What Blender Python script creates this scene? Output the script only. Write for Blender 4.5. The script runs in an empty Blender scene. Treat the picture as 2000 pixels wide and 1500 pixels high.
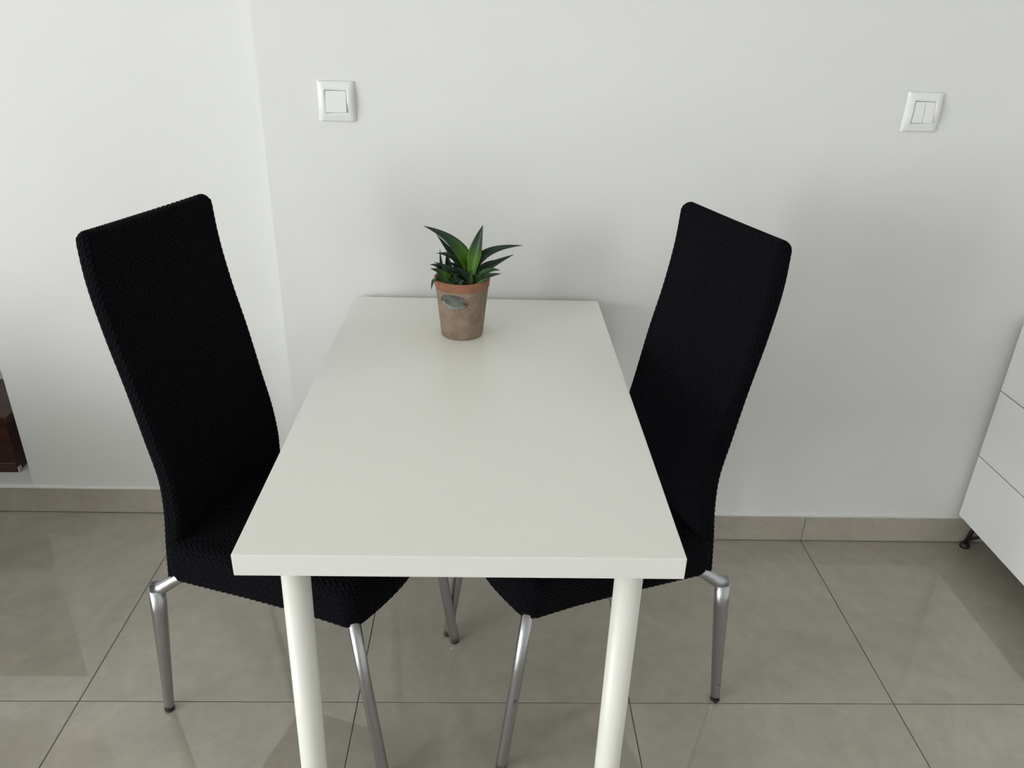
import bpy, bmesh, math, random
import numpy as np
from mathutils import Vector, Matrix

random.seed(4)
rng = np.random.default_rng(4)
scene = bpy.context.scene
COL = scene.collection
R_ = math.radians

# ------------------------------------------------------------------ camera
# solved from the photograph's vanishing points (frame taken as 2000 x 1500)
F, PX, PY = 1520.0, 1000.0, 750.0
CAM = np.array([0.0, 0.0, 1.3888])

def _ray(p):
    return np.array([(p[0]-PX)/F, (p[1]-PY)/F, 1.0])
_dn = _ray((905, 3870)); _dn /= np.linalg.norm(_dn)
_y = _ray((966, 0)); _y -= _dn*(_y @ _dn); _y /= np.linalg.norm(_y)
_x = np.cross(_y, -_dn)
ROT = np.array([_x, _y, -_dn])          # camera (right, down, forward) -> world

def at(p, axis, val):
    """pixel -> world point on the plane axis = val"""
    r = ROT @ _ray(p)
    return CAM + r*((val-CAM[axis])/r[axis])

cd = bpy.data.cameras.new('camera')
cd.sensor_fit = 'HORIZONTAL'; cd.sensor_width = 36.0; cd.lens = 36.0*F/2000.0
cd.clip_start = 0.01; cd.clip_end = 60
cam = bpy.data.objects.new('camera', cd); COL.objects.link(cam)
m = Matrix.Identity(4)
for i in range(3):
    m[i][0] = ROT[i][0]; m[i][1] = -ROT[i][1]; m[i][2] = -ROT[i][2]; m[i][3] = CAM[i]
cam.matrix_world = m
scene.camera = cam

# ------------------------------------------------------------------ light
w = bpy.data.worlds.new('world'); scene.world = w; w.use_nodes = True
w.node_tree.nodes['Background'].inputs[0].default_value = (0.80, 0.90, 1.0, 1)
w.node_tree.nodes['Background'].inputs[1].default_value = 1.0

XL, XR, YF, YB, ZC = -5.40, 1.80, -4.2, 1.84, 2.60      # the room
YL = 1.943                                              # the set-back wall on the left
WIN1 = (-1.9, -0.3, 0.02, 2.50)       # y0 y1 z0 z1 of the window in the left wall
WIN2 = (-3.95, -2.40, 0.02, 2.50)    # a second one further along the same wall

def area(name, loc, rot, sx, sy, power, col=(1, 1, 1)):
    l = bpy.data.lights.new(name, 'AREA'); l.shape = 'RECTANGLE'; l.size = sx; l.size_y = sy
    l.energy = power; l.color = col
    o = bpy.data.objects.new(name, l); COL.objects.link(o); o.location = loc; o.rotation_euler = rot
    return o
for wn, pw in ((WIN1, 310), (WIN2, 400)):
    area('daylight', (XL-0.25, (wn[0]+wn[1])/2, (wn[2]+wn[3])/2), (0, R_(-90), 0), wn[3]-wn[2], wn[1]-wn[0], pw, (0.975, 1.0, 1.0))

vs = scene.view_settings
vs.view_transform = 'Standard'; vs.look = 'None'; vs.exposure = -0.93; vs.gamma = 1.0
vs.use_curve_mapping = False

# ------------------------------------------------------------------ materials
def mat(name, col, rough=0.5, metal=0.0, spec=0.5, **kw):
    m = bpy.data.materials.new(name); m.use_nodes = True
    b = m.node_tree.nodes['Principled BSDF']
    b.inputs['Base Color'].default_value = (*col, 1)
    b.inputs['Roughness'].default_value = rough
    b.inputs['Metallic'].default_value = metal
    b.inputs['Specular IOR Level'].default_value = spec
    for k, v in kw.items():
        b.inputs[k.replace('_', ' ')].default_value = v
    return m

def nd(m, t, **kw):
    n = m.node_tree.nodes.new(t)
    for k, v in kw.items(): setattr(n, k, v)
    return n

def noise_col(m, c1, c2, scale, detail=6, rough=0.6, lo=0.35, hi=0.65, coord='Object', dist=0.0):
    t = m.node_tree; b = t.nodes['Principled BSDF']
    tc = nd(m, 'ShaderNodeTexCoord'); n = nd(m, 'ShaderNodeTexNoise'); r = nd(m, 'ShaderNodeValToRGB')
    n.inputs['Scale'].default_value = scale; n.inputs['Detail'].default_value = detail
    n.inputs['Roughness'].default_value = rough; n.inputs['Distortion'].default_value = dist
    r.color_ramp.elements[0].position = lo; r.color_ramp.elements[0].color = (*c1, 1)
    r.color_ramp.elements[1].position = hi; r.color_ramp.elements[1].color = (*c2, 1)
    t.links.new(tc.outputs[coord], n.inputs['Vector']); t.links.new(n.outputs['Fac'], r.inputs[0])
    t.links.new(r.outputs[0], b.inputs['Base Color'])
    return n, r, tc

def noise_bump(m, scale, strength, dist=0.001, detail=4, coord='Object'):
    t = m.node_tree; b = t.nodes['Principled BSDF']
    tc = nd(m, 'ShaderNodeTexCoord'); n = nd(m, 'ShaderNodeTexNoise'); u = nd(m, 'ShaderNodeBump')
    n.inputs['Scale'].default_value = scale; n.inputs['Detail'].default_value = detail
    u.inputs['Strength'].default_value = strength; u.inputs['Distance'].default_value = dist
    t.links.new(tc.outputs[coord], n.inputs['Vector']); t.links.new(n.outputs['Fac'], u.inputs['Height'])
    t.links.new(u.outputs[0], b.inputs['Normal'])

M = {}
M['paint'] = mat('wall_paint', (0.80, 0.81, 0.80), 0.65, spec=0.3)
noise_col(M['paint'], (0.770, 0.774, 0.766), (0.795, 0.799, 0.791), 1.3, 5)
noise_bump(M['paint'], 90, 0.12, 0.0006)
M['ceiling'] = mat('ceiling_paint', (0.90, 0.90, 0.89), 0.8)
M['tile'] = mat('porcelain_tile', (0.30, 0.28, 0.235), 0.03, spec=0.85)
n, r, tc = noise_col(M['tile'], (0.375, 0.345, 0.290), (0.470, 0.433, 0.367), 3.2, 9, 0.68, 0.33, 0.67, dist=0.6)
# every tile shows another piece of the cloudy print
oi = nd(M['tile'], 'ShaderNodeObjectInfo'); ad = nd(M['tile'], 'ShaderNodeVectorMath', operation='ADD')
ml = nd(M['tile'], 'ShaderNodeVectorMath', operation='SCALE'); ml.inputs['Scale'].default_value = 37.0
lk = M['tile'].node_tree.links
cx = nd(M['tile'], 'ShaderNodeCombineXYZ')
for k in range(3): lk.new(oi.outputs['Random'], cx.inputs[k])
lk.new(cx.outputs[0], ml.inputs[0]); lk.new(tc.outputs['Object'], ad.inputs[0]); lk.new(ml.outputs[0], ad.inputs[1])
lk.new(ad.outputs[0], n.inputs['Vector'])
t_ = M['tile'].node_tree; b_ = t_.nodes['Principled BSDF']
n2 = nd(M['tile'], 'ShaderNodeTexNoise'); n2.inputs['Scale'].default_value = 26; n2.inputs['Detail'].default_value = 8; n2.inputs['Roughness'].default_value = 0.7
r2 = nd(M['tile'], 'ShaderNodeValToRGB'); r2.color_ramp.elements[0].position = 0.40; r2.color_ramp.elements[0].color = (0.965, 0.965, 0.965, 1)
r2.color_ramp.elements[1].position = 0.68; r2.color_ramp.elements[1].color = (1.06, 1.06, 1.06, 1)
mm = nd(M['tile'], 'ShaderNodeMix', data_type='RGBA', blend_type='MULTIPLY'); mm.inputs[0].default_value = 1.0
lk.new(ad.outputs[0], n2.inputs['Vector']); lk.new(n2.outputs['Fac'], r2.inputs[0])
lk.new(r.outputs[0], mm.inputs[6]); lk.new(r2.outputs[0], mm.inputs[7]); lk.new(mm.outputs[2], b_.inputs['Base Color'])
M['grout'] = mat('grout', (0.10, 0.095, 0.085), 0.9)
M['caulk'] = mat('caulk', (0.74, 0.74, 0.71), 0.6)
M['melamine'] = mat('white_melamine', (0.90, 0.893, 0.84), 0.30)
noise_bump(M['melamine'], 500, 0.03, 0.0002)
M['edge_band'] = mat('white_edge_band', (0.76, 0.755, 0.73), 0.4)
M['leg_white'] = mat('white_powder_coat', (0.79, 0.785, 0.735), 0.35)
M['black_plastic'] = mat('black_plastic', (0.012, 0.012, 0.013), 0.45)
M['black_metal'] = mat('black_metal', (0.016, 0.016, 0.017), 0.35, spec=0.5)
M['chrome'] = mat('worn_chrome', (0.45, 0.45, 0.46), 0.30, 1.0)
noise_col(M['chrome'], (0.05, 0.045, 0.04), (0.44, 0.445, 0.46), 28, 3, 0.5, 0.24, 0.27)
M['fabric'] = mat('black_stretch_fabric', (0.0018, 0.0018, 0.0036), 0.8, spec=0.08)
M['fabric'].node_tree.nodes['Principled BSDF'].inputs['Sheen Weight'].default_value = 0.02
M['fabric'].node_tree.nodes['Principled BSDF'].inputs['Sheen Roughness'].default_value = 0.5
M['plastic'] = mat('white_switch_plastic', (0.83, 0.84, 0.83), 0.25)
M['switch_gap'] = mat('switch_recess', (0.45, 0.45, 0.45), 0.6)
M['lacquer'] = mat('white_lacquer', (0.89, 0.895, 0.885), 0.35)
M['wood'] = mat('red_brown_wood', (0.045, 0.012, 0.006), 0.35)
n, r, tc = noise_col(M['wood'], (0.020, 0.006, 0.004), (0.085, 0.022, 0.010), 6, 5, 0.6, 0.3, 0.75)
mp = nd(M['wood'], 'ShaderNodeMapping'); mp.inputs['Scale'].default_value = (0.5, 3, 6)
M['wood'].node_tree.links.new(tc.outputs['Object'], mp.inputs[0]); M['wood'].node_tree.links.new(mp.outputs[0], n.inputs['Vector'])
M['bracket'] = mat('pale_metal', (0.6, 0.58, 0.54), 0.4, 0.3)
M['pot'] = mat('weathered_clay', (0.3, 0.22, 0.16), 0.9)
noise_col(M['pot'], (0.205, 0.145, 0.100), (0.36, 0.275, 0.205), 38, 10, 0.75, 0.33, 0.68)
noise_bump(M['pot'], 160, 0.5, 0.0012, 6)
M['rim'] = mat('terracotta', (0.34, 0.135, 0.075), 0.85)
noise_col(M['rim'], (0.27, 0.115, 0.07), (0.37, 0.165, 0.10), 30, 6)
M['zinc'] = mat('zinc_plaque', (0.25, 0.25, 0.235), 0.5, 0.6)
noise_col(M['zinc'], (0.10, 0.104, 0.097), (0.215, 0.217, 0.20), 70, 4)
M['soil'] = mat('potting_soil', (0.012, 0.010, 0.008), 1.0)
noise_bump(M['soil'], 300, 1.0, 0.003)
M['glass'] = bpy.data.materials.new('window_glass'); M['glass'].use_nodes = True
t = M['glass'].node_tree; t.nodes.clear()
o_ = t.nodes.new('ShaderNodeOutputMaterial'); mx = t.nodes.new('ShaderNodeMixShader')
tr = t.nodes.new('ShaderNodeBsdfTransparent'); gl = t.nodes.new('ShaderNodeBsdfGlossy'); gl.inputs['Roughness'].default_value = 0.02
mx.inputs[0].default_value = 0.06
t.links.new(tr.outputs[0], mx.inputs[1]); t.links.new(gl.outputs[0], mx.inputs[2]); t.links.new(mx.outputs[0], o_.inputs[0])

def leaf_mat(name, base, mid, tip):
    m = mat(name, mid, 0.42, spec=0.35)
    t = m.node_tree; b = t.nodes['Principled BSDF']
    a = nd(m, 'ShaderNodeAttribute', attribute_name='along'); r = nd(m, 'ShaderNodeValToRGB')
    e = r.color_ramp.elements
    e[0].position = 0.30; e[0].color = (*base, 1); e[1].position = 1.0; e[1].color = (*tip, 1)
    q = e.new(0.60); q.color = (*mid, 1)
    t.links.new(a.outputs['Fac'], r.inputs[0]); t.links.new(r.outputs[0], b.inputs['Base Color'])
    return m
M['leaf_dark'] = leaf_mat('dark_green_leaf', (0.020, 0.050, 0.022), (0.014, 0.036, 0.021), (0.022, 0.032, 0.026))
M['leaf_lime'] = leaf_mat('lime_based_leaf', (0.052, 0.150, 0.004), (0.018, 0.050, 0.020), (0.020, 0.034, 0.026))
M['leaf_green'] = leaf_mat('mid_green_leaf', (0.045, 0.110, 0.025), (0.035, 0.080, 0.030), (0.022, 0.045, 0.025))

# ------------------------------------------------------------------ helpers
def tag(o, label=None, cat=None, group=None, kind=None):
    if label: o['label'] = label
    if cat: o['category'] = cat
    if group: o['group'] = group
    if kind: o['kind'] = kind
    return o

def empty(name, loc=(0, 0, 0), rz=0.0):
    o = bpy.data.objects.new(name, None); COL.objects.link(o)
    o.location = loc; o.rotation_euler = (0, 0, rz); o.empty_display_size = 0.05
    return o

def link(name, me, material, parent=None, smooth=False):
    o = bpy.data.objects.new(name, me); COL.objects.link(o)
    if material is not None and not me.materials: me.materials.append(material)
    if parent is not None: o.parent = parent
    if smooth:
        me.polygons.foreach_set('use_smooth', np.ones(len(me.polygons), dtype=bool))
    return o

def finish(name, bm, material, parent=None, smooth=False):
    me = bpy.data.meshes.new(name); bmesh.ops.recalc_face_normals(bm, faces=bm.faces)
    bm.to_mesh(me); bm.free()
    return link(name, me, material, parent, smooth)

def add_box(bm, x0, x1, y0, y1, z0, z1):
    v = [bm.verts.new((x, y, z)) for z in (z0, z1) for y in (y0, y1) for x in (x0, x1)]
    for f in ((0, 2, 3, 1), (4, 5, 7, 6), (0, 1, 5, 4), (2, 6, 7, 3), (0, 4, 6, 2), (1, 3, 7, 5)):
        bm.faces.new([v[i] for i in f])
    return v

def box(name, x0, x1, y0, y1, z0, z1, material, parent=None, bevel=0.0, seg=2):
    bm = bmesh.new(); add_box(bm, x0, x1, y0, y1, z0, z1)
    if bevel: bmesh.ops.bevel(bm, geom=list(bm.edges), offset=bevel, segments=seg, profile=0.5, affect='EDGES')
    return finish(name, bm, material, parent)

def grid_mesh(name, V, closed_u=False, closed_v=False):
    """V: (nv, nu, 3) array -> quad grid mesh"""
    nv, nu, _ = V.shape
    ju = np.arange(nu if closed_u else nu-1); jv = np.arange(nv if closed_v else nv-1)
    a, b = np.meshgrid(ju, jv); a2 = (a+1) % nu; b2 = (b+1) % nv
    q = np.stack([b*nu+a, b*nu+a2, b2*nu+a2, b2*nu+a], -1).reshape(-1, 4).astype(np.int32)
    me = bpy.data.meshes.new(name)
    me.vertices.add(nv*nu); me.vertices.foreach_set('co', V.reshape(-1).astype(np.float32))
    me.loops.add(len(q)*4); me.loops.foreach_set('vertex_index', q.reshape(-1))
    me.polygons.add(len(q))
    me.polygons.foreach_set('loop_start', np.arange(0, len(q)*4, 4, dtype=np.int32))
    me.polygons.foreach_set('loop_total', np.full(len(q), 4, dtype=np.int32))
    me.polygons.foreach_set('use_smooth', np.ones(len(q), dtype=bool))
    me.update(calc_edges=True); me.validate()
    return me

def tube(name, pts, radii, material, parent=None, n=20, cap=True):
    """round tube along a polyline"""
    P = [Vector(p) for p in pts]; bm = bmesh.new(); rings = []; ref = None
    for i, p in enumerate(P):
        tn = (P[min(i+1, len(P)-1)]-P[max(i-1, 0)]).normalized()
        if ref is None: ref = Vector((1, 0, 0)) if abs(tn.x) < 0.8 else Vector((0, 1, 0))
        a = (ref-tn*ref.dot(tn)).normalized(); b = tn.cross(a); ref = a
        rings.append([bm.verts.new(p+(a*math.cos(2*math.pi*k/n)+b*math.sin(2*math.pi*k/n))*radii[i]) for k in range(n)])
    for r0, r1 in zip(rings, rings[1:]):
        for k in range(n): bm.faces.new((r0[k], r0[(k+1) % n], r1[(k+1) % n], r1[k])).smooth = True
    if cap:
        bm.faces.new(rings[0][::-1]); bm.faces.new(rings[-1])
    return finish(name, bm, material, parent)

def lathe(name, prof, material, parent=None, n=64):
    a = np.linspace(0, 2*np.pi, n, endpoint=False)
    V = np.array([[(r*np.cos(t), r*np.sin(t), z) for t in a] for r, z in prof])
    me = grid_mesh(name, V, closed_u=True)
    return link(name, me, material, parent)

# ------------------------------------------------------------------ room shell
fl = tag(box('floor', XL, XR, YF, YL, -0.06, -0.0012, M['grout']), 'greige polished porcelain tile floor', 'floor', kind='structure')
G = 0.0011
def tile_mesh(dx, dy):
    bm = bmesh.new(); x, y, c = dx/2-G, dy/2-G, 0.0006
    lo = [bm.verts.new((sx*x, sy*y, -0.006)) for sx, sy in ((-1, -1), (1, -1), (1, 1), (-1, 1))]
    mi = [bm.verts.new((sx*x, sy*y, -c)) for sx, sy in ((-1, -1), (1, -1), (1, 1), (-1, 1))]
    hi = [bm.verts.new((sx*(x-c), sy*(y-c), 0)) for sx, sy in ((-1, -1), (1, -1), (1, 1), (-1, 1))]
    for k in range(4):
        j = (k+1) % 4
        bm.faces.new((lo[k], lo[j], mi[j], mi[k])); bm.faces.new((mi[k], mi[j], hi[j], hi[k]))
    bm.faces.new(hi)
    me = bpy.data.meshes.new('tile'); bmesh.ops.recalc_face_normals(bm, faces=bm.faces); bm.to_mesh(me); bm.free()
    me.materials.append(M['tile']); return me
TC = {}
def tile(x0, x1, y0, y1):
    k = (round(x1-x0, 3), round(y1-y0, 3))
    if k not in TC: TC[k] = tile_mesh(*k)
    o = link('tile', TC[k], None, fl); o.location = ((x0+x1)/2, (y0+y1)/2, 0)
xs = [XL, -5.087, -4.486, -3.885, -3.284, -2.684, -2.083, -1.482, -0.881, -0.277, 0.325, 0.922, 1.523, XR]
for a, b in zip(xs, xs[1:]):
    for y0, y1 in ((YF, -3.56), (-3.56, -2.36), (-2.36, -1.16), (-1.16, 0.04), (0.04, 1.24)): tile(a, b, y0, y1)
    if b < -0.8: tile(a, b, 1.24, YL)
    elif a < -0.5:
        tile(a, b, 1.24, YB); tile(a, -0.519, YB, YL)
    else: tile(a, b, 1.24, YB)

# back wall (the table stands against it), set-back wall with two niches on the left
tag(box('wall_back', -0.517, XR+0.2, YB, 2.45, -0.06, ZC, M['paint']), 'white painted wall behind the table', 'wall', kind='structure')
NX0, NX1 = -2.25, -1.324
wl = tag(empty('wall_back_left'), 'white set-back wall with a deep niche at the left', 'wall', kind='structure')
box('wall_panel', NX1, -0.517, YL, 2.45, -0.06, ZC, M['paint'], wl)
box('wall_panel', XL-0.2, NX0, YL, 2.45, -0.06, ZC, M['paint'], wl)
for z0, z1 in ((-0.06, 0.093), (0.672, 0.872), (1.45, ZC)): box('wall_panel', NX0, NX1, YL, 2.45, z0, z1, M['paint'], wl)
for z0, z1 in ((0.093, 0.672), (0.872, 1.45)): box('niche_back', NX0, NX1, 2.33, 2.45, z0, z1, M['paint'], wl)
tag(box('wall_right', XR, XR+0.2, YF-0.2, YB, -0.06, ZC, M['paint']), 'white wall behind the drawer cabinet', 'wall', kind='structure')
bm = bmesh.new(); z0, z1 = WIN1[2], WIN1[3]
for a, b in ((YF-0.2, WIN2[0]), (WIN2[1], WIN1[0]), (WIN1[1], YL)): add_box(bm, XL-0.2, XL, a, b, -0.06, ZC)
for a, b in (WIN1[:2], WIN2[:2]):
    add_box(bm, XL-0.2, XL, a, b, -0.06, z0); add_box(bm, XL-0.2, XL, a, b, z1, ZC)
tag(finish('wall_left', bm, M['paint']), 'white wall with two tall windows', 'wall', kind='structure')
tag(box('wall_front', XL, XR, YF-0.2, YF, -0.06, ZC, M['paint']), 'white wall behind the camera', 'wall', kind='structure')
tag(box('ceiling', XL-0.2, XR+0.2, YF-0.2, 2.45, ZC, ZC+0.1, M['ceiling']), 'plain white ceiling', 'ceiling', kind='structure')

def window(name, along, fixed, a0, a1, z0, z1, label):
    root = tag(empty(name), label, 'window', kind='structure')
    def bx(nm, p0, p1, q0, q1, d0, d1, mt):
        if along == 'y': return box(nm, fixed+d0, fixed+d1, p0, p1, q0, q1, mt, root)
        return box(nm, p0, p1, fixed+d0, fixed+d1, q0, q1, mt, root)
    mid = (a0+a1)/2; f = 0.06
    for p0, p1, q0, q1 in ((a0, a1, z0, z0+f), (a0, a1, z1-f, z1), (a0, a0+f, z0+f, z1-f), (a1-f, a1, z0+f, z1-f), (mid-f/2, mid+f/2, z0+f, z1-f)):
        bx('window_frame', p0, p1, q0, q1, -0.14, -0.08, M['lacquer'])
    for p0, p1 in ((a0+f, mid-f/2), (mid+f/2, a1-f)):
        bx('pane', p0, p1, z0+f, z1-f, -0.112, -0.108, M['glass'])
window('window_1', 'y', XL, *WIN1, 'white framed tall window nearer the dining corner')
window('window_2', 'y', XL, *WIN2, 'white framed tall window farther from the dining corner')

# tiled skirting: pieces follow the floor joints
def baseboard(name, cuts, y, label, th=0.0085, h=0.084):
    root = tag(empty(name, (0, 0, 0)), label, 'baseboard', kind='structure')
    for a, b in zip(cuts, cuts[1:]):
        box('skirting_tile', a+0.0008, b-0.0008, y-th, y, 0.0022, h, M['tile'], root, 0.0006, 1)
    return root
bb = baseboard('baseboard_back', [-0.517, -0.277, 0.325, 0.922, 1.523, XR], YB, 'greige tile skirting under the white wall at the right')
bl = baseboard('baseboard_back_left', [XL, -5.087, -4.486, -3.885, -3.284, -2.684, -2.083, -1.482, -0.881, -0.517], YL, 'greige tile skirting under the set-back wall at the left')
def caulk(x0, x1, y, root, amp, hh):
    n = int((x1-x0)/0.012); bm = bmesh.new(); rows = []; wob = 0.0
    for i in range(n+1):
        x = x0+(x1-x0)*i/n; wob = 0.8*wob+random.gauss(0, amp)
        h = hh+wob+0.0012*math.sin(x*23); d = 0.0095+0.4*wob
        lo = 0.0838-max(0, 0.35*wob)
        rows.append([bm.verts.new(v) for v in ((x, y, lo), (x, y-d, lo), (x, y-d*0.55, 0.084+h*0.7), (x, y, 0.084+h))])
    for r0, r1 in zip(rows, rows[1:]):
        for k in range(3): bm.faces.new((r0[k], r1[k], r1[k+1], r0[k+1])).smooth = True
    finish('caulk_bead', bm, M['caulk'], root)
caulk(0.325, 1.50, YB, bb, 0.0013, 0.0100)
caulk(-1.9, -0.55, YL, bl, 0.0005, 0.004)

# ------------------------------------------------------------------ table
tx0, tx1, ty0, ty1, TZ = -0.3330, 0.2675, 0.8215, 1.8225, 0.734
tb = tag(empty('dining_table', ((tx0+tx1)/2, (ty0+ty1)/2, 0)), 'white rectangular table with round white legs against the wall', 'table')
ox, oy = tb.location.x, tb.location.y
top = box('tabletop', tx0-ox, tx1-ox, ty0-oy, ty1-oy, TZ-0.034, TZ, M['melamine'], tb, 0.0012, 2)
# edge band: the four narrow faces carry a slightly different white
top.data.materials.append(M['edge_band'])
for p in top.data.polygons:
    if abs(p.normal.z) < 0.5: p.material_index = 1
for (lx, ly, dx) in ((-0.270, 0.885, -0.012), (0.207, 0.885, 0.001), (-0.270, 1.765, -0.004), (0.207, 1.765, 0.004)):
    lg = tube('leg', [(lx-ox, ly-oy, 0.696), (lx-ox+dx*0.96, ly-oy, 0.03), (lx-ox+dx, ly-oy, 0.012)], [0.0205, 0.0205, 0.019], M['leg_white'], tb, 32)
    box('mounting_plate', lx-ox-0.05, lx-ox+0.05, ly-oy-0.03, ly-oy+0.03, 0.696, 0.6998, M['leg_white'], lg)
    tube('foot', [(lx-ox+dx, ly-oy, 0.012), (lx-ox+dx, ly-oy, 0.0)], [0.017, 0.017], M['black_plastic'], lg, 20)

# ------------------------------------------------------------------ chairs
WB, NB = 0.0062, 2            # block width, block length in widths of the relief
def herring(u, v):
    """0..1 height of a herringbone of raised blocks, stretched lengthwise along v"""
    v = v*0.62
    p = (u+v)/(WB*1.25); q = (v-u)/(WB*1.25)
    i = np.floor(p); j = np.floor(q); k = np.mod(i-j, 2*NB)
    hor = k < NB
    a = np.where(hor, np.mod(p-j, 2*NB), np.mod(q-i-1, 2*NB))
    b = np.where(hor, q-j, p-i)
    d = np.minimum(np.minimum(b, 1-b), np.minimum(a, NB-a))
    t = np.clip(d/0.40, 0, 1)
    return np.sqrt(np.maximum(0, 1-(1-t)**2))

def displace(V, H, depth, closed_u):
    """push the grid along its own normals"""
    if closed_u: du = np.roll(V, -1, 1)-np.roll(V, 1, 1)
    else: du = np.gradient(V, axis=1)
    dv = np.gradient(V, axis=0)
    N = np.cross(du, dv); L = np.linalg.norm(N, axis=2, keepdims=True); N = N/np.maximum(L, 1e-12)
    return V+N*(H[..., None]*depth)

STEP = 0.00135
def ring(hw, hx0, hx1, r, n):
    """rounded rectangle x in hx0..hx1, y in -hw..hw, n points, evenly spaced; returns points, outward normals, arclength"""
    segs = []; K = 24
    cs = [(hx1-r, hw-r, 0), (hx0+r, hw-r, 90), (hx0+r, -hw+r, 180), (hx1-r, -hw+r, 270)]
    pts = []; nor = []
    for cx, cy, a0 in cs:
        for t in np.linspace(a0, a0+90, K):
            c, s = math.cos(R_(t)), math.sin(R_(t)); pts.append((cx+r*c, cy+r*s)); nor.append((c, s))
    pts.append(pts[0]); nor.append(nor[0])
    pts = np.array(pts); nor = np.array(nor)
    d = np.concatenate([[0], np.cumsum(np.linalg.norm(np.diff(pts, axis=0), axis=1))])
    s = np.linspace(0, d[-1], n, endpoint=False)
    P = np.stack([np.interp(s, d, pts[:, k]) for k in range(2)], 1)
    N = np.stack([np.interp(s, d, nor[:, k]) for k in range(2)], 1)
    return P, N/np.linalg.norm(N, axis=1, keepdims=True), s

def seat_meshes():
    X0, X1, HW, ZT, ZB = -0.170, 0.222, 0.190, 0.462, 0.384
    n = int(2*(X1-X0+2*HW)/STEP)
    P, N, s = ring(HW, X0, X1, 0.0235, n)
    def warp(x, y):          # the front bows out
        f = np.clip((x-0.05)/(X1-0.05), 0, 1)**2
        return x+f*0.040*(1-np.clip(np.abs(y)/HW, 0, 1)**2.2), y*(1+0.03*np.clip(x/X1, 0, 1))
    RE = 0.022; rows = []; U = []
    # underside lip, side wall, rounded edge, top
    side = np.arange(ZB, ZT-RE, STEP)
    arc = np.linspace(0, np.pi/2, int(RE*1.57/STEP))
    flat = np.linspace(0, 1, int(0.19/STEP))
    A = 0.0
    prof = [(RE*0.45, ZB-0.004, -0.012), (0.003, ZB-0.005, -0.005)]           # inset, z, fold distance below
    prof += [(0.0, z, z-ZB) for z in side]
    h0 = ZT-RE-ZB
    prof += [(RE*(1-math.cos(a)), ZT-RE+RE*math.sin(a), h0+RE*a) for a in arc]
    tot = prof[-1][2]
    E2 = P
    for inset, z, dist in prof:
        x = P[:, 0]-N[:, 0]*inset; y = P[:, 1]-N[:, 1]*inset
        bulge = 0.004*math.sin(max(0, min(1, (z-ZB)/(ZT-ZB)))*math.pi)
        x = x+N[:, 0]*bulge; y = y+N[:, 1]*bulge
        x, y = warp(x, y)
        # hem scallops up a little between the legs
        dip = 0.006*np.clip(np.abs(P[:, 1])/HW, 0, 1)**6*np.clip((P[:, 0]-0.12)/0.1, 0, 1)
        zz = np.full(n, z)-dip*(1-max(0, min(1, (z-ZB)/0.05)))
        rows.append(np.stack([x, y, zz], 1)); ext = (tot-dist)
        U.append(np.stack([P[:, 0]+N[:, 0]*(ext-RE), P[:, 1]+N[:, 1]*(ext-RE)], 1))
    bx, by = P[:, 0]-N[:, 0]*RE, P[:, 1]-N[:, 1]*RE
    cx = (X0+X1)/2
    for f in flat[1:]:
        k = 1-f*0.985
        x = cx+(bx-cx)*k; y = by*k
        xw, yw = warp(x, y)
        z = ZT+0.010*(1-k*k)
        rows.append(np.stack([xw, yw, np.full(n, z)], 1)); U.append(np.stack([x, y], 1))
    V = np.array(rows); UV = np.array(U)
    H = herring(UV[..., 1], UV[..., 0]*1.0)
    V = displace(V, H-0.5, 0.0042, True)
    return grid_mesh('seat', V, closed_u=True)

PZ = [0.375, 0.45, 0.52, 0.58, 0.67, 0.77, 0.87, 0.96, 1.04]
PXr = [-0.184, -0.181, -0.177, -0.178, -0.194, -0.213, -0.235, -0.249, -0.252]     # rear line of the back
PTh = [0.034, 0.034, 0.036, 0.034, 0.033, 0.032, 0.031, 0.030, 0.028]
PHw = [0.184, 0.177, 0.170, 0.166, 0.1645, 0.164, 0.163, 0.1625, 0.161]
def smooth_interp(z, ys):
    # Catmull-Rom through the table
    zs = np.array(PZ); ys = np.array(ys); i = np.clip(np.searchsorted(zs, z)-1, 0, len(zs)-2)
    mk = np.gradient(ys, zs); h = zs[i+1]-zs[i]; t = (z-zs[i])/h
    return ((2*t**3-3*t**2+1)*ys[i]+(t**3-2*t**2+t)*h*mk[i]+(-2*t**3+3*t**2)*ys[i+1]+(t**3-t**2)*h*mk[i+1])

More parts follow.
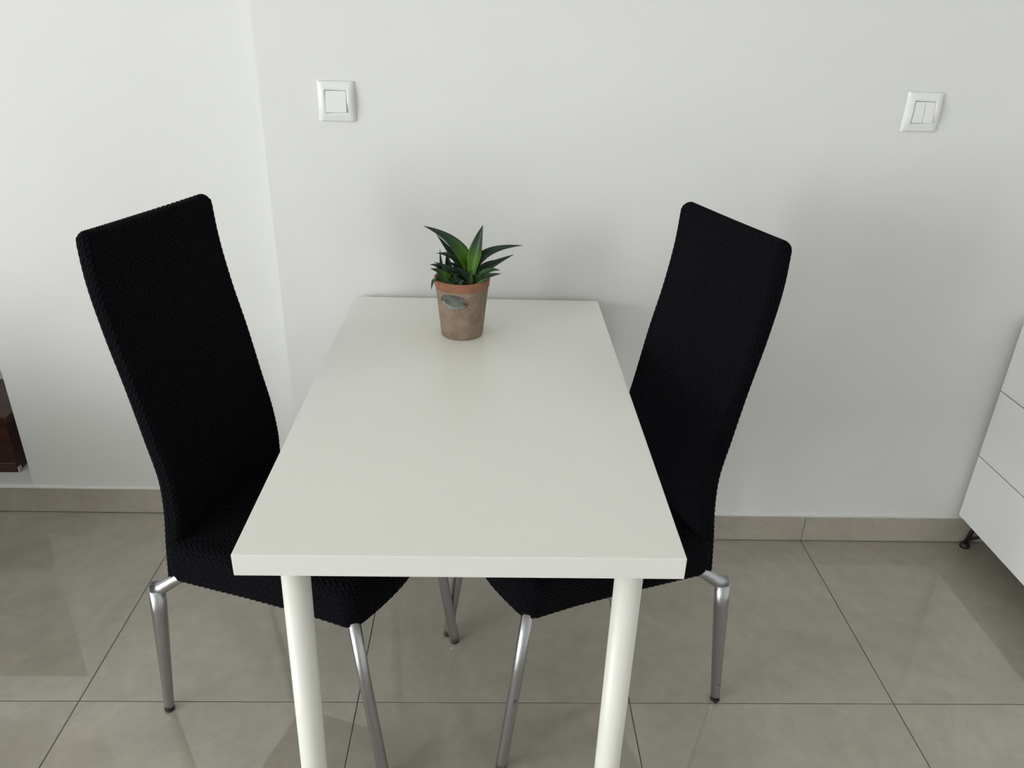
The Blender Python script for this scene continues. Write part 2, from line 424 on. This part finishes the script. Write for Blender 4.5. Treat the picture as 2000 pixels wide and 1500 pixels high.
def back_mesh():
    ztop = 1.040; zs = list(np.arange(PZ[0], ztop-0.013, STEP)); n = int(0.74/STEP)
    rows = []; U = []
    RT = 0.013
    caps = [(z, 0.0) for z in zs]+[(ztop-RT+RT*math.sin(a), RT*(1-math.cos(a))) for a in np.linspace(0, math.pi/2, 16)]
    for z, inset in caps:
        zz = np.array([min(z, 1.04)])
        xr = smooth_interp(zz, PXr)[0]; th = smooth_interp(zz, PTh)[0]; hw = smooth_interp(zz, PHw)[0]
        # the loose cover rounds the top corners
        crn = max(0.0, (z-(ztop-0.022))/0.022); hw -= 0.007*crn**2.5
        x0, x1 = xr+inset, xr+th-inset
        r = max(0.0008, min(0.011, (x1-x0)/2-0.0004))
        P, N, s = ring(hw-inset*0.4, x0, x1, r, n)
        zz = np.full(n, z)
        # top line dips very slightly in the middle
        zz = zz-0.001*crn*(1-(P[:, 1]/0.16)**2)
        rows.append(np.stack([P[:, 0], P[:, 1], zz], 1))
        sc = 1.0
        U.append(np.stack([(s/s[-1])*0.74, np.full(n, z+inset)], 1))
    # close the top
    last = rows[-1]; mid = last.copy(); mid[:, 0] = last[:, 0].mean(); mid[:, 2] += 0.0004
    rows.append(mid); U.append(U[-1]+[0, 0.002])
    V = np.array(rows); UV = np.array(U)
    H = herring(UV[..., 0], UV[..., 1]); H[-1] = 0.5
    V2 = displace(V, H-0.5, 0.0042, True); V2[-1] = V[-1]
    return grid_mesh('backrest', V2, closed_u=True)

def make_chair():
    root = empty('dining_chair')
    link('seat', seat_meshes(), M['fabric'], root)
    link('backrest', back_mesh(), M['fabric'], root)
    box('seat_underside', -0.165, 0.222, -0.178, 0.178, 0.383, 0.387, M['black_plastic'], root)
    for s in (-1, 1):
        lf = tube('leg', [(0.214, s*0.181, 0.384), (0.232, s*0.187, 0.24), (0.2615, s*0.1955, 0.02), (0.2635, s*0.196, 0.006)],
                  [0.0116, 0.0116, 0.0114, 0.0112], M['chrome'], root)
        tube('foot_cap', [(0.2635, s*0.196, 0.007), (0.2645, s*0.196, 0.0)], [0.0106, 0.0100], M['black_plastic'], lf)
        lr = tube('leg', [(-0.207, s*0.1895, 0.347), (-0.214, s*0.189, 0.29), (-0.246, s*0.1865, 0.02), (-0.248, s*0.1862, 0.006)],
                  [0.0155, 0.0153, 0.0102, 0.0098], M['chrome'], root)
        tube('foot_cap', [(-0.2478, s*0.1862, 0.007), (-0.2485, s*0.1862, 0.0)], [0.0108, 0.0100], M['black_plastic'], lr)
        pts = [(0.10, s*0.150, 0.402), (-0.06, s*0.158, 0.402), (-0.125, s*0.166, 0.396), (-0.168, s*0.178, 0.372), (-0.195, s*0.187, 0.352), (-0.214, s*0.190, 0.347)]
        tube('frame_tube', pts, [0.0125]*4+[0.0135, 0.0140], M['chrome'], root)
    return root

def copy_tree(o, parent=None):
    c = o.copy(); COL.objects.link(c); c.parent = parent
    for ch in list(o.children): copy_tree(ch, c)
    return c
ch = make_chair()
ch2 = copy_tree(ch)
ch.location = (-0.3839, 1.3192, 0); ch.rotation_euler = (0, 0, R_(-18.1))
ch2.location = (0.2237, 1.3469, 0); ch2.rotation_euler = (0, 0, R_(198.8))
tag(ch, 'black covered high-back chair with chrome legs, left of the white table', 'chair', 'high-back chairs at the table')
tag(ch2, 'black covered high-back chair with chrome legs, between the table and the drawers', 'chair', 'high-back chairs at the table')

# ------------------------------------------------------------------ drawer cabinet at the right edge
CX, CY1, CY0, CZ0, CZ1 = 1.357, 1.8205, 0.62, 0.107, 0.709
cb = tag(empty('drawer_cabinet', (CX+0.2, (CY0+CY1)/2, 0)), 'white handleless drawer cabinet on thin black legs', 'cabinet')
bx_, by_ = cb.location.x, cb.location.y
box('carcass', CX+0.018-bx_, CX+0.415-bx_, CY0-by_, CY1-by_, CZ0+0.001, CZ1-0.018, M['lacquer'], cb, 0.001, 1)
box('top_panel', CX-bx_, CX+0.415-bx_, CY0-by_, CY1-by_, CZ1-0.0165, CZ1, M['lacquer'], cb, 0.001, 1)
ysp = [CY0, (CY0+CY1)/2, CY1]; zsp = [CZ0, 0.3045, 0.5045, CZ1-0.017]
for a, b in zip(ysp, ysp[1:]):
    for c, d in zip(zsp, zsp[1:]):
        box('drawer_front', CX-bx_, CX+0.0175-bx_, a+0.0006-by_, b-0.0006-by_, c+(0.0015 if c > CZ0 else 0), d-0.0015, M['lacquer'], cb, 0.0008, 1)
for fx, dx in ((CX+0.042, 0.02), (CX+0.37, -0.02)):
    for fy, sy in ((1.812, -1), (0.66, 1)):
        X, Y = fx-bx_, fy-by_
        lg = tube('leg', [(X, Y, 0.012), (X+dx*0.3, Y+sy*0.012, 0.107)], [0.0062, 0.0062], M['black_metal'], cb, 14)
        tube('brace', [(X, Y+sy*0.003, 0.028), (X+dx*0.5, Y+sy*0.085, 0.107)], [0.0045, 0.0045], M['black_metal'], lg, 10)
        tube('foot', [(X, Y, 0.0), (X, Y, 0.006), (X, Y, 0.0105), (X, Y, 0.016)], [0.0135, 0.0135, 0.0125, 0.008], M['black_plastic'], lg, 18)

# ------------------------------------------------------------------ couch added out of view to shade the foot of the set-back wall
M['shade_sofa'] = mat('shade_sofa_fabric', (0.035, 0.036, 0.040), 0.9, spec=0.2)
noise_bump(M['shade_sofa'], 400, 0.3, 0.001)
sf = tag(empty('shade_sofa', (-2.43, 1.18, 0)), 'added unseen charcoal couch that shades the foot of the set-back wall', 'shade_sofa')
box('base', -0.86, 0.86, -0.42, 0.36, 0.10, 0.28, M['shade_sofa'], sf, 0.02, 3)
for s in (-1, 1):
    box('seat_cushion', min(s*0.005, s*0.70), max(s*0.005, s*0.70), -0.43, 0.17, 0.282, 0.44, M['shade_sofa'], sf, 0.035, 4)
    box('back_cushion', min(s*0.005, s*0.70), max(s*0.005, s*0.70), 0.02, 0.19, 0.442, 0.66, M['shade_sofa'], sf, 0.045, 4)
    box('armrest', min(s*0.705, s*0.88), max(s*0.705, s*0.88), -0.43, 0.40, 0.10, 0.52, M['shade_sofa'], sf, 0.03, 4)
    for y in (-0.36, 0.33):
        tube('leg', [(s*0.80, y, 0.11), (s*0.80, y, 0.0)], [0.02, 0.015], M['black_plastic'], sf)
box('backrest', -0.70, 0.70, 0.195, 0.40, 0.12, 0.58, M['shade_sofa'], sf, 0.03, 4)

# ------------------------------------------------------------------ light switches
def switch(loc, double, label):
    root = tag(empty('light_switch', loc), label, 'switch', 'switches on the back wall')
    hw, hh = 0.0415, 0.0425
    # plate: bowed front (thicker at mid height), bevelled sides, square opening
    nz, nx = 25, 13
    bm = bmesh.new()
    def depth(z): return 0.0045+0.0065*(1-(z/hh)**2)
    zs = np.linspace(-hh, hh, nz)
    o = 0.0238
    zs = sorted(set(list(np.round(zs, 5))+[-o, o])); zs = [z for z in zs if not any(abs(z-q) < 0.001 and z != q for q in (-o, o))]
    xs = [-hw, -hw+0.0045, -o-0.003, -o, o, o+0.003, hw-0.0045, hw]
    g = [[bm.verts.new((x, -(0.0012 if k in (0, 7) else depth(z)), z)) for k, x in enumerate(xs)] for z in zs]
    for i in range(len(zs)-1):
        for k in range(7):
            zc = (zs[i]+zs[i+1])/2
            if k == 3 and abs(zc) < o: continue
            f = bm.faces.new((g[i][k], g[i][k+1], g[i+1][k+1], g[i+1][k])); f.smooth = k in (1, 2, 3, 4, 5)
    # rims back to the wall
    bd = [e for e in bm.edges if e.is_boundary]
    ex = bmesh.ops.extrude_edge_only(bm, edges=bd)
    for v in [q for q in ex['geom'] if isinstance(q, bmesh.types.BMVert)]:
        v.co.y = -0.0005
    finish('cover_plate', bm, M['plastic'], root)
    box('recess', -o+0.0002, o-0.0002, -0.002, -0.0008, -o+0.0002, o-0.0002, M['switch_gap'], root)
    n = 2 if double else 1; wd = 0.0462/n
    for k in range(n):
        x0 = -0.0231+k*wd+0.0003*(n-1); x1 = x0+wd-0.0006*(n-1)
        bm = bmesh.new(); H = 0.0226
        pr = [(-H, 0.0138), (-H*0.3, 0.0130), (H*0.4, 0.0110), (H, 0.0088)]
        L = [[bm.verts.new((x, -y, z)) for z, y in pr]+[bm.verts.new((x, -0.003, H)), bm.verts.new((x, -0.003, -H))] for x in (x0, x1)]
        for j in range(6): bm.faces.new((L[0][j], L[1][j], L[1][(j+1) % 6], L[0][(j+1) % 6]))
        bm.faces.new(L[0]); bm.faces.new(L[1][::-1])
        bmesh.ops.recalc_face_normals(bm, faces=bm.faces)
        bmesh.ops.bevel(bm, geom=[e for e in bm.edges if e.calc_face_angle(0) > 0.6], offset=0.0007, segments=2, affect='EDGES')
        finish('rocker', bm, M['plastic'], root)
    return root
switch((-0.3475, YB, 1.1855), False, 'white single-rocker light switch above the left chair')
switch((0.9735, YB, 1.1955), True, 'white double-rocker light switch at the upper right')

# ------------------------------------------------------------------ wooden chest in the niche
wc = tag(empty('wooden_chest', (-1.75, 2.10, 0.093)), 'dark red-brown wooden chest inside the wall niche at the left edge', 'chest')
box('body', -0.35, 0.350, -0.092, 0.15, 0.0, 0.165, M['wood'], wc, 0.003, 2)
box('lid', -0.36, 0.362, -0.100, 0.155, 0.166, 0.188, M['wood'], wc, 0.004, 2)
box('base_moulding', -0.352, 0.349, -0.097, -0.092, 0.0, 0.032, M['wood'], wc, 0.0015, 1)
box('corner_bracket', 0.3505, 0.356, -0.096, -0.082, 0.001, 0.018, M['bracket'], wc, 0.001, 1)

# ------------------------------------------------------------------ potted plant
PC = np.array([-0.0602, 1.5975, TZ])
pp = tag(empty('potted_plant', tuple(PC)), 'spiky green succulent in a weathered clay pot on the table', 'potted plant')
pot = lathe('pot', [(0.0, 0.0), (0.043, 0.0), (0.0452, 0.0015), (0.0458, 0.004), (0.0530, 0.075), (0.0572, 0.112), (0.0568, 0.1125), (0.0545, 0.1125), (0.047, 0.02), (0.0, 0.02)], M['pot'], pp, 72)
lathe('rim_band', [(0.0545, 0.1115), (0.0582, 0.1115), (0.0588, 0.1130), (0.0600, 0.1270), (0.0597, 0.1295), (0.0585, 0.1302), (0.0560, 0.1300), (0.0545, 0.1275), (0.0530, 0.1130), (0.0545, 0.1115)], M['rim'], pp, 72)
bm = bmesh.new(); bmesh.ops.create_circle(bm, cap_ends=True, radius=0.0532, segments=48)
so = finish('soil', bm, M['soil'], pp); so.location = (0, 0, 0.1165)

def pot_r(z): return float(np.interp(z, [0.004, 0.075, 0.112], [0.0458, 0.0530, 0.0572]))
# oval zinc plaque wrapped on the pot
ph0, zc, rw, rh, tl = R_(-90-18), 0.0900, 0.0310, 0.0162, R_(-7)
rows = []
for k, (s, d) in enumerate(((1.0, 0.0), (1.0, 0.0012), (0.97, 0.0024), (0.91, 0.0024), (0.87, 0.0016), (0.5, 0.0016), (0.01, 0.0016))):
    row = []
    for a in np.linspace(0, 2*math.pi, 48, endpoint=False):
        u, v = rw*s*math.cos(a), rh*s*math.sin(a)
        u, v = u*math.cos(tl)-v*math.sin(tl), u*math.sin(tl)+v*math.cos(tl)
        z = zc+v; rr = pot_r(z)+d; f = ph0+u/pot_r(zc)
        row.append((rr*math.cos(f), rr*math.sin(f), z))
    rows.append(row)
pq = link('plaque', grid_mesh('plaque', np.array(rows), closed_u=True), M['zinc'], pp)
pq['label'] = 'oval grey metal plaque'
for s in (-1, 1):
    u, v = s*rw*0.78*math.cos(tl), s*rw*0.78*math.sin(tl); z = zc+v; f = ph0+u/pot_r(zc); r0 = pot_r(z)+0.001
    c = Vector((r0*math.cos(f), r0*math.sin(f), z)); nv = Vector((math.cos(f), math.sin(f), -0.1)).normalized()
    tube('rivet', [c, c+nv*0.0016, c+nv*0.0024], [0.0026, 0.0024, 0.0012], M['zinc'], pq, 14)

def leaf(base, mid, tip, width, material, by=0.0, ty=0.0, thick=0.004, face=(0, -0.55, 0.83)):
    """base/mid/tip: pixels; by, ty: metres the base / tip stand nearer (-) or further (+) than the plant's axis"""
    y0 = PC[1]
    B, Tt = Vector(at(base, 1, y0+by)), Vector(at(tip, 1, y0+ty)); Mm = Vector(at(mid, 1, y0+(by+ty)/2))
    o = Vector(PC); B, Mm, Tt = B-o, Mm-o, Tt-o
    ctrl = Mm*2-(B+Tt)/2
    n = 16; secs = 9; up = Vector(face).normalized(); V = []; al = []
    for i in range(n+1):
        t = i/n
        p = B*(1-t)**2+ctrl*2*t*(1-t)+Tt*t*t; tn = ((ctrl-B)*(1-t)+(Tt-ctrl)*t).normalized()
        sd = tn.cross(up).normalized(); nn = sd.cross(tn).normalized()
        wd = width*0.5*((0.55+1.244*t) if t < 0.36 else (0.998*(1-((t-0.36)/0.64)**1.35)))+0.0002
        th = thick*(1-0.85*t); row = []
        for k in range(secs):               # concave face
            a = -1+2*k/(secs-1); row.append(p+sd*wd*a+nn*(wd*0.38*(a*a)-0.0))
        for k in range(secs-2, 0, -1):      # rounded back
            a = -1+2*k/(secs-1); row.append(p+sd*wd*a*0.96+nn*(wd*0.38*a*a-th*(1-a*a)-wd*0.12))
        V.append(row); al += [t]*len(row)
    V = np.array([[tuple(q) for q in r] for r in V])
    me = grid_mesh('leaf', V, closed_u=True)
    at_ = me.attributes.new('along', 'FLOAT', 'POINT'); at_.data.foreach_set('value', np.array(al, dtype=np.float32))
    return link('leaf', me, material, pp)

def c(x, y): return (780+x/5.557, 420+y/5.557)      # positions read in a close-up of the plant
D, Li, Gr = M['leaf_dark'], M['leaf_lime'], M['leaf_green']
PXM = 1.0/5.557/1520*1.70                           # close-up pixel -> metres
def lf(b, m_, t_, wpx, mt, by=0.0, ty=0.0, **k): leaf(c(*b), c(*m_), c(*t_), wpx*PXM, mt, by, ty, **k)
# main rosette
lf((765, 640), (600, 330), (262, 118), 165, Li, -0.004, 0.012, thick=0.006)
lf((785, 640), (838, 360), (908, 108), 150, Li, -0.010, -0.004, thick=0.006, face=(-0.25, -0.9, 0.2))
lf((800, 640), (960, 420), (1338, 330), 125, D, 0.0, 0.0, thick=0.006)
lf((740, 640), (580, 440), (402, 208), 95, D, 0.012, 0.025)
lf((830, 650), (1010, 545), (1243, 428), 100, D, 0.008, 0.018)
lf((740, 660), (610, 480), (402, 415), 110, D, -0.004, -0.012)
lf((850, 660), (930, 560), (1030, 488), 90, D, 0.020, 0.035)
lf((840, 680), (960, 610), (1092, 598), 80, Gr, -0.012, -0.022)
lf((830, 715), (960, 665), (1108, 638), 75, D, -0.020, -0.034)
lf((775, 780), (768, 690), (795, 590), 62, Gr, -0.030, -0.034, face=(0.3, -0.95, 0.1))
lf((840, 770), (858, 690), (862, 592), 66, Gr, -0.026, -0.030, face=(0.4, -0.9, 0.1))
lf((820, 770), (900, 725), (990, 672), 50, Gr, -0.034, -0.036)
lf((720, 700), (660, 600), (520, 500), 95, D, 0.0, 0.004)
lf((700, 720), (600, 620), (375, 508), 105, D, -0.012, -0.020)
lf((545, 640), (528, 530), (512, 400), 75, D, 0.014, 0.020, face=(0.2, -0.9, 0.2))
lf((800, 700), (880, 640), (985, 560), 100, D, -0.004, 0.0)
lf((760, 720), (700, 640), (600, 560), 90, D, -0.014, -0.020)
lf((700, 770), (640, 720), (560, 690), 80, D, -0.026, -0.034)
# side plantlet at the left of the pot
lf((530, 720), (470, 620), (440, 365), 58, D, -0.008, -0.010, face=(0.2, -0.95, 0.1))
lf((545, 730), (505, 640), (470, 540), 95, Li, -0.022, -0.026, face=(-0.3, -0.9, 0.3))
lf((530, 720), (450, 630), (338, 583), 95, Li, -0.026, -0.036)
lf((520, 690), (440, 575), (332, 538), 70, D, -0.008, -0.014)
lf((540, 745), (470, 700), (400, 660), 80, Gr, -0.034, -0.042)
lf((420, 700), (372, 715), (348, 812), 48, Gr, -0.030, -0.052, face=(-0.6, -0.6, 0.4))
lf((590, 770), (598, 700), (600, 635), 60, D, -0.036, -0.040, face=(0, -1, 0.1))
lf((610, 775), (650, 740), (700, 705), 62, D, -0.038, -0.042, face=(0.2, -0.8, 0.5))
lf((600, 775), (560, 745), (525, 728), 56, Gr, -0.040, -0.046, face=(-0.2, -0.8, 0.5))
lf((560, 740), (580, 690), (640, 640), 70, D, -0.020, -0.022)
